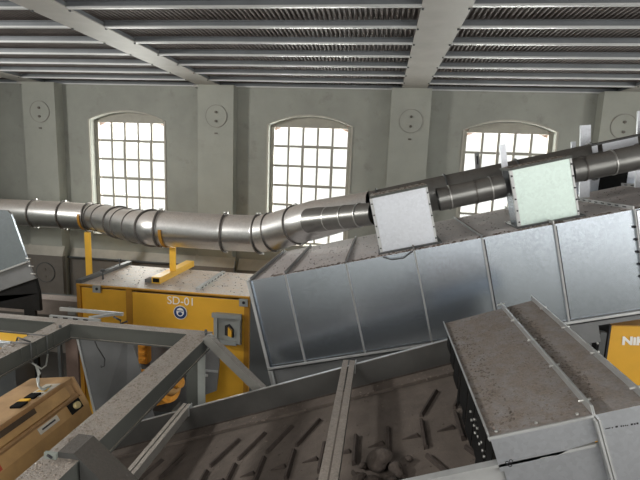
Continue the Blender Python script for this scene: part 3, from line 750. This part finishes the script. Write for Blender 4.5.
# corner post and braces
MB().box(-1.93, -1.785, 4.36, 4.372, 0, ZF-.166).build('corner_post', M_BEAM, sf)
MB().box(-1.78, -1.70, 4.30, 4.312, 0, ZF-.166).box(-1.784, -1.77, 4.3121, 4.44, 0, ZF-.166).build('post_flange', mat('post_grey', (.33,.35,.33), .5, noise=.12, nscale=4, stains=.2), sf)
def brace(a, b, wd, y0, y1, name='brace', material=None):
    a, b = V(a), V(b); t = (b-a).normalized(); n_ = V((0, 1, 0)).cross(t).normalized()*wd
    return MB().prism([V((p.x, y0, p.z)) for p in (a, b, b-n_, a-n_)], (0, y1-y0, 0)).build(name, material or M_BEAM, sf)
brace((-1.70, 0, ZF-.01), (-.95, 0, 2.06), .085, 4.20, 4.296, 'brace', mat('brace_grey', (.25,.245,.225), .55, noise=.15, nscale=5, stains=.35, stain_col=(.2,.18,.16), dust=(.30,.27,.24), dust_amt=.7, dust_lo=.2))
MB().prism([(-1.81, 2.26, 2.738), (-1.80, 2.26, 2.775), (-1.70, 2.26, 2.775), (-1.05, 2.26, 2.19), (-1.16, 2.26, 2.05), (-1.665, 2.26, 2.52), (-1.665, 2.26, 2.738)], (0, .19, 0)).build('brace', M_BEAMD, sf)
bx('end_plate', mat('plate_green', (.24,.265,.24), .5, noise=.1, stains=.2), sf, -1.875, -1.80, 2.24, 2.259, ZF+.001, 2.775)
MB().tube([(-1.85, 2.235, 2.765), (-1.82, 2.235, 2.75)], .007, 10).build('slot', M_BLK, sf)
for xx, yy in ((-3.29, 1.3), (-5.1, 4.37)):
    bx('leg', M_BEAM, sf, xx-.06, xx+.06, yy-.05, yy+.05, 0, ZF-.166)
bx('leg', M_BEAM, sf, -1.85, -1.73, 1.55, 1.67, 0, ZF-.166)
debris('dust_lumps', Fr(0, ZF), -1.895, -1.68, 1.6, 4.3, 0, 500, .004, .011, M_LUMP, sf)
debris('dust_lumps', Fr(0, ZF+.002), -3.36, -3.21, 3.0, 4.3, 0, 60, .006, .014, M_LUMP, sf)
for x, y in ((-1.73, 4.40), (-1.70, 4.33), (-3.22, 4.18)): MB().cyl((x, y, ZF), (x, y, ZF+.03), .014, 6).build('bolt', M_DARKG, sf)

# cables tied round the beam
cb1 = thing('tied_cable', 'pale cable tied round the beam and hanging onto the tan housing', 'cable', (-3.2, 3.7, 2.3))
for yy in (3.72, 3.93): MB().tube([(-3.385, yy, ZF-.17), (-3.385, yy, ZF+.012), (-3.178, yy, ZF+.012), (-3.178, yy, ZF-.18), (-3.385, yy, ZF-.18)], .006, 6).build('tie_loop', M_DARKG, cb1)
MB().tube([(-3.178, 3.93, ZF-.18), (-3.14, 3.85, ZF-.26), (-3.1, 3.74, ZF-.24), (-3.178, 3.72, ZF-.18)], .008, 6).build('tie_end', M_CABLE, cb1)
for d in (0, .02): MB().tube([(-3.16, 3.74, ZF-.2), (-3.12+d, 3.72, 2.46), (-3.10-d, 3.70, 2.41), (-3.06, 3.64, 2.375), (-2.98+d, 3.58, 2.375), (-2.95, 3.66, 2.375)], .009, 8).build('cable', M_CABLE, cb1)
hk = MB().tube([(-2.92, 4.30, 2.57), (-2.90, 4.31, 2.50), (-2.84, 4.34, 2.36), (-2.86, 4.36, 2.27), (-2.90, 4.36, 2.25), (-2.90, 4.36, 2.27)], .006, 6).build('hooked_cable', M_CABLED)
tag(hk, 'thin dark cable hook hanging before the leaning grey sheet', 'cable')

# leaning sheet
ls = thing('leaning_sheet', 'grey steel sheet leaning behind the frame with a pale folded edge', 'sheet', (-3.1, 4.8, 0))
MB().prism([(-3.53, 4.83, 2.54), (-2.85, 4.83, 2.54), (-2.42, 4.70, 1.30), (-2.9, 4.66, .1), (-3.02, 4.66, .1), (-3.2, 4.70, 1.30)], (0, .012, 0)).build('sheet', M_MIDG, ls)
MB().prism([(-3.55, 4.82, 2.54), (-3.525, 4.82, 2.54), (-3.18, 4.69, 1.30), (-3.205, 4.69, 1.30)], (0, .03, 0)).build('folded_edge', M_EDGE, ls)
# brown strip behind the beam
tag(bx('brown_plate', mat('brown_plate', (.16, .11, .09), .7, noise=.2), None, -3.72, -3.56, 4.9, 4.93, 0, 2.55), 'narrow brown steel plate standing beside the leaning sheet', 'plate')

# ------------------------------------------------------------------ tan dusty machine housing
tn = thing('tan_housing', 'tan dusty drive housing with warning sticker under the frame', 'machine', (-3.0, 3.0, 0))
prof = [(-3.36, 2.29), (-2.886, 2.358), (-2.748, 2.109), (-2.70, 1.95), (-3.36, 1.95)]
YA, YB2 = 1.2, 3.9
MB().prism([(prof[0][0], YA, prof[0][1]), (prof[1][0]-.02, YA, prof[1][1]-.004), (prof[1][0]-.02, YA, 2.30), (prof[0][0], YA, 2.20)], (0, YB2-YA, 0)).build('top_cover', M_TAN, tn)
MB().prism([(-2.893, YA, 2.300), (-2.872, YA, 2.335), (-2.82, YA, 2.24), (-2.85, YA, 2.2)], (0, YB2-.15-YA, 0)).build('upper_band', M_TANL, tn)
MB().prism([(-2.869, YA, 2.334), (-2.845, YA, 2.292), (-2.849, YA, 2.29), (-2.873, YA, 2.332)], (0, 2.15, 0)).build('groove_shade', mat('groove_shade_brown', (.075,.048,.028), .8, noise=.3), tn)  # proud dark strip, the shade of a groove put into its colour
MB().prism([(-2.91, YA, 2.298), (-2.91, YA, 1.95), (-2.80, YA, 1.95), (-2.83, YA, 2.19), (-2.87, YA, 2.21)], (0, YB2-.02-YA, 0)).build('body', M_TAN, tn)
MB().prism([(-2.82, YA, 2.14), (-2.80, YA, 2.19), (-2.745, YA, 2.10), (-2.70, YA, 1.93), (-2.79, YA, 1.93)], (0, YB2-YA-.005, 0)).build('lower_band', M_TANL, tn)
MB().prism([(-3.36, YB2+.001, 2.285), (-2.90, YB2+.001, 2.352), (-2.76, YB2+.001, 2.10), (-2.72, YB2+.001, 1.95), (-3.36, YB2+.001, 1.95)], (0, .02, 0)).build('end_plate', M_TAN, tn)
bx('base', M_BLACK, tn, -3.34, -2.78, YA, YB2-.1, 0, 1.93)
def top_z(x): return 2.29+(x+3.36)*(.068/.474)
def on_top(name, x0, x1, y0, y1, material, parent, h=.002):
    return MB().prism([(x0, y0, top_z(x0)+.0003), (x1, y0, top_z(x1)+.0003), (x1, y0, top_z(x1)+h), (x0, y0, top_z(x0)+h)], (0, y1-y0, 0)).build(name, material, parent)
st = on_top('warning_sticker', -3.08, -2.925, 3.50, 3.76, M_STICK_W, tn)
mb = MB(); z_ = lambda x: top_z(x)+.0045
mb.prism([(-3.06, 3.60, z_(-3.06)), (-2.945, 3.60, z_(-2.945)), (-3.0, 3.74, z_(-3.0))], (0, 0, -.0015)); tri = mb.build('warning_triangle', M_STICK_Y, st)
mb = MB(); z_ = lambda x: top_z(x)+.006
mb.prism([(-3.012, 3.63, z_(-3.012)), (-2.99, 3.63, z_(-2.99)), (-2.996, 3.70, z_(-2.996)), (-3.006, 3.70, z_(-3.006))], (0, 0, -.001)); mb.build('triangle_mark', M_BLK, st)
for k in range(2): on_top('text_line', -3.06, -2.95, 3.53+.03*k, 3.54+.03*k, M_BLK, st, .004)
for y in (3.46, 3.30): on_top('latch', -3.06, -2.96, y, y+.09, M_BLACK, tn, .02)
on_top('latch_tab', -3.08, -2.98, 3.40, 3.45, M_YELB, tn, .015)
def on_side(name, t0, t1, y0, y1, material, parent, h=.003):
    a, b = V((-2.80, 0, 2.19)), V((-2.745, 0, 2.10)); n_ = V((.09, 0, .055)).normalized()
    p0, p1 = a.lerp(b, t0), a.lerp(b, t1)
    return MB().prism([p0+V((0, y0, 0)), p1+V((0, y0, 0)), p1+n_*h+V((0, y0, 0)), p0+n_*h+V((0, y0, 0))], (0, y1-y0, 0)).build(name, material, parent)
s2 = on_side('text_sticker', .08, .62, 3.28, 3.52, M_STICK_W, tn)
on_side('text_line', .28, .42, 3.32, 3.48, M_BLK, s2, .005)
on_side('red_sticker', .1, .9, 2.66, 2.86, M_STICK_R, tn)
k_ = on_side('knob_plate', .0, .95, 3.66, 3.82, M_BLACK, tn, .012)
MB().cyl((-2.77, 3.74, 2.15), (-2.735, 3.74, 2.172), .032, 14).build('knob', M_LENS, k_)

# ------------------------------------------------------------------ things at the left edge
lc = thing('left_conveyor_guard', 'bluish galvanised guard plate with a cut top corner on a black base before the duct', 'guard', (-4.8, 5.4, 0))
def plate(name, pts, y, th, material): return MB().prism([(a, y, b) for a, b in pts], (0, th, 0)).build(name, material, lc)
plate('guard_panel', [(-4.74, 3.78), (-4.69, 3.735), (-4.50, 3.14), (-6.2, 2.47), (-6.2, 3.80)], 5.30, .03, M_GALV)
plate('panel_fold', [(-4.495, 3.138), (-4.49, 3.118), (-6.2, 2.445), (-6.2, 2.465)], 5.28, .06, M_EDGE)
plate('lower_panel', [(-4.50, 3.112), (-4.42, 2.90), (-6.2, 2.22), (-6.2, 2.44)], 5.31, .03, M_MIDG)
plate('belt_cover', [(-4.43, 2.893), (-4.39, 2.70), (-4.385, 2.46), (-6.2, 2.46), (-6.2, 2.2)], 5.33, .05, M_BLACK)
bx('leg', M_BLACK, lc, -4.62, -4.46, 5.33, 5.37, 0, 2.458)
for k in range(3): MB().cyl((-4.52+.03*k, 5.30, 3.17-.1*k), (-4.45+.03*k, 5.30, 3.17-.1*k), .008, 6).build('bolt', M_BOLT, lc)
db = thing('dusty_box_beam', 'dusty pale box beam running from the black guard to the yellow cabinet', 'beam', (-5.2, 6.3, 0))
MB().box(-6.6, -4.50, 6.25, 6.5, 2.06, 2.30).build('box_beam', mat('box_beam_brown', (.20,.165,.14), .8, noise=.2, nscale=5, dust=(.42,.36,.33), dust_amt=.95), db)
bx('bracket', M_BOXG, db, -4.64, -4.50, 6.20, 6.249, 2.10, 2.22)
for xx in (-6.3, -4.7): bx('leg', M_DARKG, db, xx-.06, xx+.06, 6.3, 6.42, 0, 2.059)
b2 = thing('dark_cross_member', 'dark steel member low on the wall behind the pale beam', 'beam', (-6.0, 8.3, 0))
MB().box(-8.0, -4.9, 8.1, 8.3, 1.55, 1.72).build('member', M_DARKG, b2)
for xx in (-7.8, -5.2): bx('leg', M_DARKG, b2, xx-.05, xx+.05, 8.15, 8.25, 0, 1.549)
# cable tray behind the far beam
ct = thing('cable_tray', 'pale slotted cable tray behind the far frame beam', 'tray', (-3.5, 4.9, 0))
bx('tray_rail', M_EDGE, ct, -3.85, -3.02, 5.0, 5.03, 2.61, 2.65)
bx('tray_rail', M_EDGE, ct, -3.85, -3.2, 4.82, 4.85, 2.57, 2.61)
MB().prism([(-3.36, 4.85, 2.6), (-3.30, 4.85, 2.6), (-3.06, 5.0, 2.62), (-3.12, 5.0, 2.62)], (0, 0, .03)).build('tray_rung', M_EDGE, ct)
for k in range(4): bx('tray_slot', M_BLK, ct, -3.80+.13*k, -3.74+.13*k, 4.815, 4.82, 2.58, 2.60)
MB().tube([(-3.1, 4.95, 2.61), (-3.0, 4.93, 2.58), (-3.02, 4.95, 2.53), (-2.94, 4.97, 2.56)], .012, 8).build('cable_bundle', M_CABLED, ct)
bx('tray_stand', M_DARKG, ct, -3.80, -3.76, 4.86, 4.9, 0, 2.569)
# yellow cover and pale rails left of the long beam
ly = thing('low_yellow_cover', 'low yellow cover sheet behind the corner of the frame', 'cover', (-4.3, 4.8, 0))
MB().prism([(-4.9, 4.55, 2.25), (-4.05, 4.55, 2.30), (-3.95, 4.55, 2.16), (-4.9, 4.55, 2.10)], (0, .5, 0)).build('cover_sheet', M_YELB, ly)
bx('stand', M_DARKG, ly, -4.6, -4.2, 4.65, 4.95, 0, 2.1)
lr = thing('clamp_rail', 'pale steel rail with a clamp lying across the frame beside the ties', 'rail', (-3.9, 3.9, 2.65))
bx('rail', M_EDGE, lr, -4.6, -3.50, 3.88, 3.94, 2.60, 2.65)
bx('rail', M_EDGE, lr, -4.6, -3.62, 3.70, 3.75, 2.60, 2.63)
MB().cyl((-3.56, 3.84, 2.625), (-3.42, 3.84, 2.66), .03, 10).build('clamp', M_MIDG, lr)
MB().tube([(-3.44, 3.84, 2.68), (-3.38, 3.80, 2.76), (-3.20, 3.74, 2.755)], .008, 6).build('clamp_rod', M_CABLED, lr)

# ------------------------------------------------------------------ right edge: yellow box below the housing
nb = thing('yellow_lettered_box', 'yellow machine box with white lettering below the conveyor housing', 'machine', (2.9, 5.2, 0))
MB().prism([(2.475, 5.0, 0), (3.6, 5.0, 0), (3.6, 5.0, 3.04), (2.475, 5.0, 2.955)], (0, .6, 0)).build('body', M_YEL, nb)
MB().prism([(2.455, 4.99, 0), (2.474, 4.99, 0), (2.474, 4.99, 2.967), (2.455, 4.99, 2.965)], (0, .6, 0)).build('corner_trim', M_BLK, nb)
MB().prism([(2.475, 4.992, 2.956), (3.6, 4.992, 3.041), (3.6, 4.992, 3.05), (2.475, 4.992, 2.967)], (0, .6, 0)).build('lid', M_YELD, nb)
text_mesh('lettering', 'NiK', .12, facing_front(2.60, 4.997, 2.765, .07), M_WHITE, nb, .001, .006, 1.15)

# brackets and plates behind the hoods
def bracket(name, label, x0, x1, z0, z1, y, ang, material, slot=False, th=.03):
    fr = Fr((x0+x1)/2, z0, math.radians(ang)); w = (x1-x0)/2
    t = MB().box(-w, w, y, y+th, 0, z1-z0, fr=fr).build(name, material)
    tag(t, label, 'bracket')
    if slot: MB().box(-w*.35, w*.35, y-.002, y-.0003, .05, (z1-z0)-.04, fr=fr).build('slot', M_BLK, t)
    return t
# main branch top: 4.005 + .26*(x+.1) + .2
bracket('slotted_bracket', 'thin slotted bracket standing on the dark duct before the window', 1.06, 1.11, 4.535, 4.72, 5.55, 8, M_MIDG, True)
bracket('pale_bracket', 'pale leaning flat bracket beside the greenish hood', 1.29, 1.35, 4.37, 4.80, 5.135, 12, M_GALV_W)
bracket('upright_plate', 'white upright folded plate rising behind the greenish hood', 2.31, 2.42, 4.25, 5.08, 5.77, 6, M_GALV_W)
bracket('small_plate', 'small white plate stub next to the upright folded plate', 2.215, 2.26, 4.23, 4.89, 5.77, 6, M_GALV_W)
bracket('edge_plate', 'tall white plate standing at the upper end of the dark duct', 2.90, 3.10, 4.40, 5.26, 5.77, 6, M_GALV_W)
FP = Fr(2.31, 4.757, math.atan(.265))
sp = thing('sloping_plate', 'pale folded plate lying along the dark duct', 'plate', (2.5, 5.33, 4.7))
bx('plate', M_GALV_W, sp, 0, .345, 5.32, 5.332, 0, .085, fr=FP); bx('fold', M_DARKG, sp, -.1, .48, 5.32, 5.345, .086, .10, fr=FP)
bx('plate_stub', M_GALV_W, sp, -.105, -.05, 5.32, 5.332, .01, .085, fr=FP)
# rear box the upper duct feeds
rb = thing('rear_duct_box', 'white galvanised box with a dark bay behind the upper duct', 'box', (3.1, 6.7, 0))
bx('panel', M_GALV_W, rb, 2.50, 2.86, 6.60, 6.62, 4.20, 4.60); bx('bay', M_BLACK, rb, 2.861, 3.2, 6.60, 6.62, 4.20, 4.64); bx('panel', M_GALV_W, rb, 3.201, 3.9, 6.60, 6.62, 4.20, 4.7)
bx('back_panel', M_GALV, rb, 2.50, 3.9, 7.1, 7.12, 4.20, 4.60)
for xx in (2.55, 3.8): bx('leg', M_DARKG, rb, xx-.04, xx+.04, 6.7, 6.78, 0, 4.199)
bx('base', M_DARKG, rb, 2.5, 3.9, 6.625, 7.09, 4.2, 4.215)
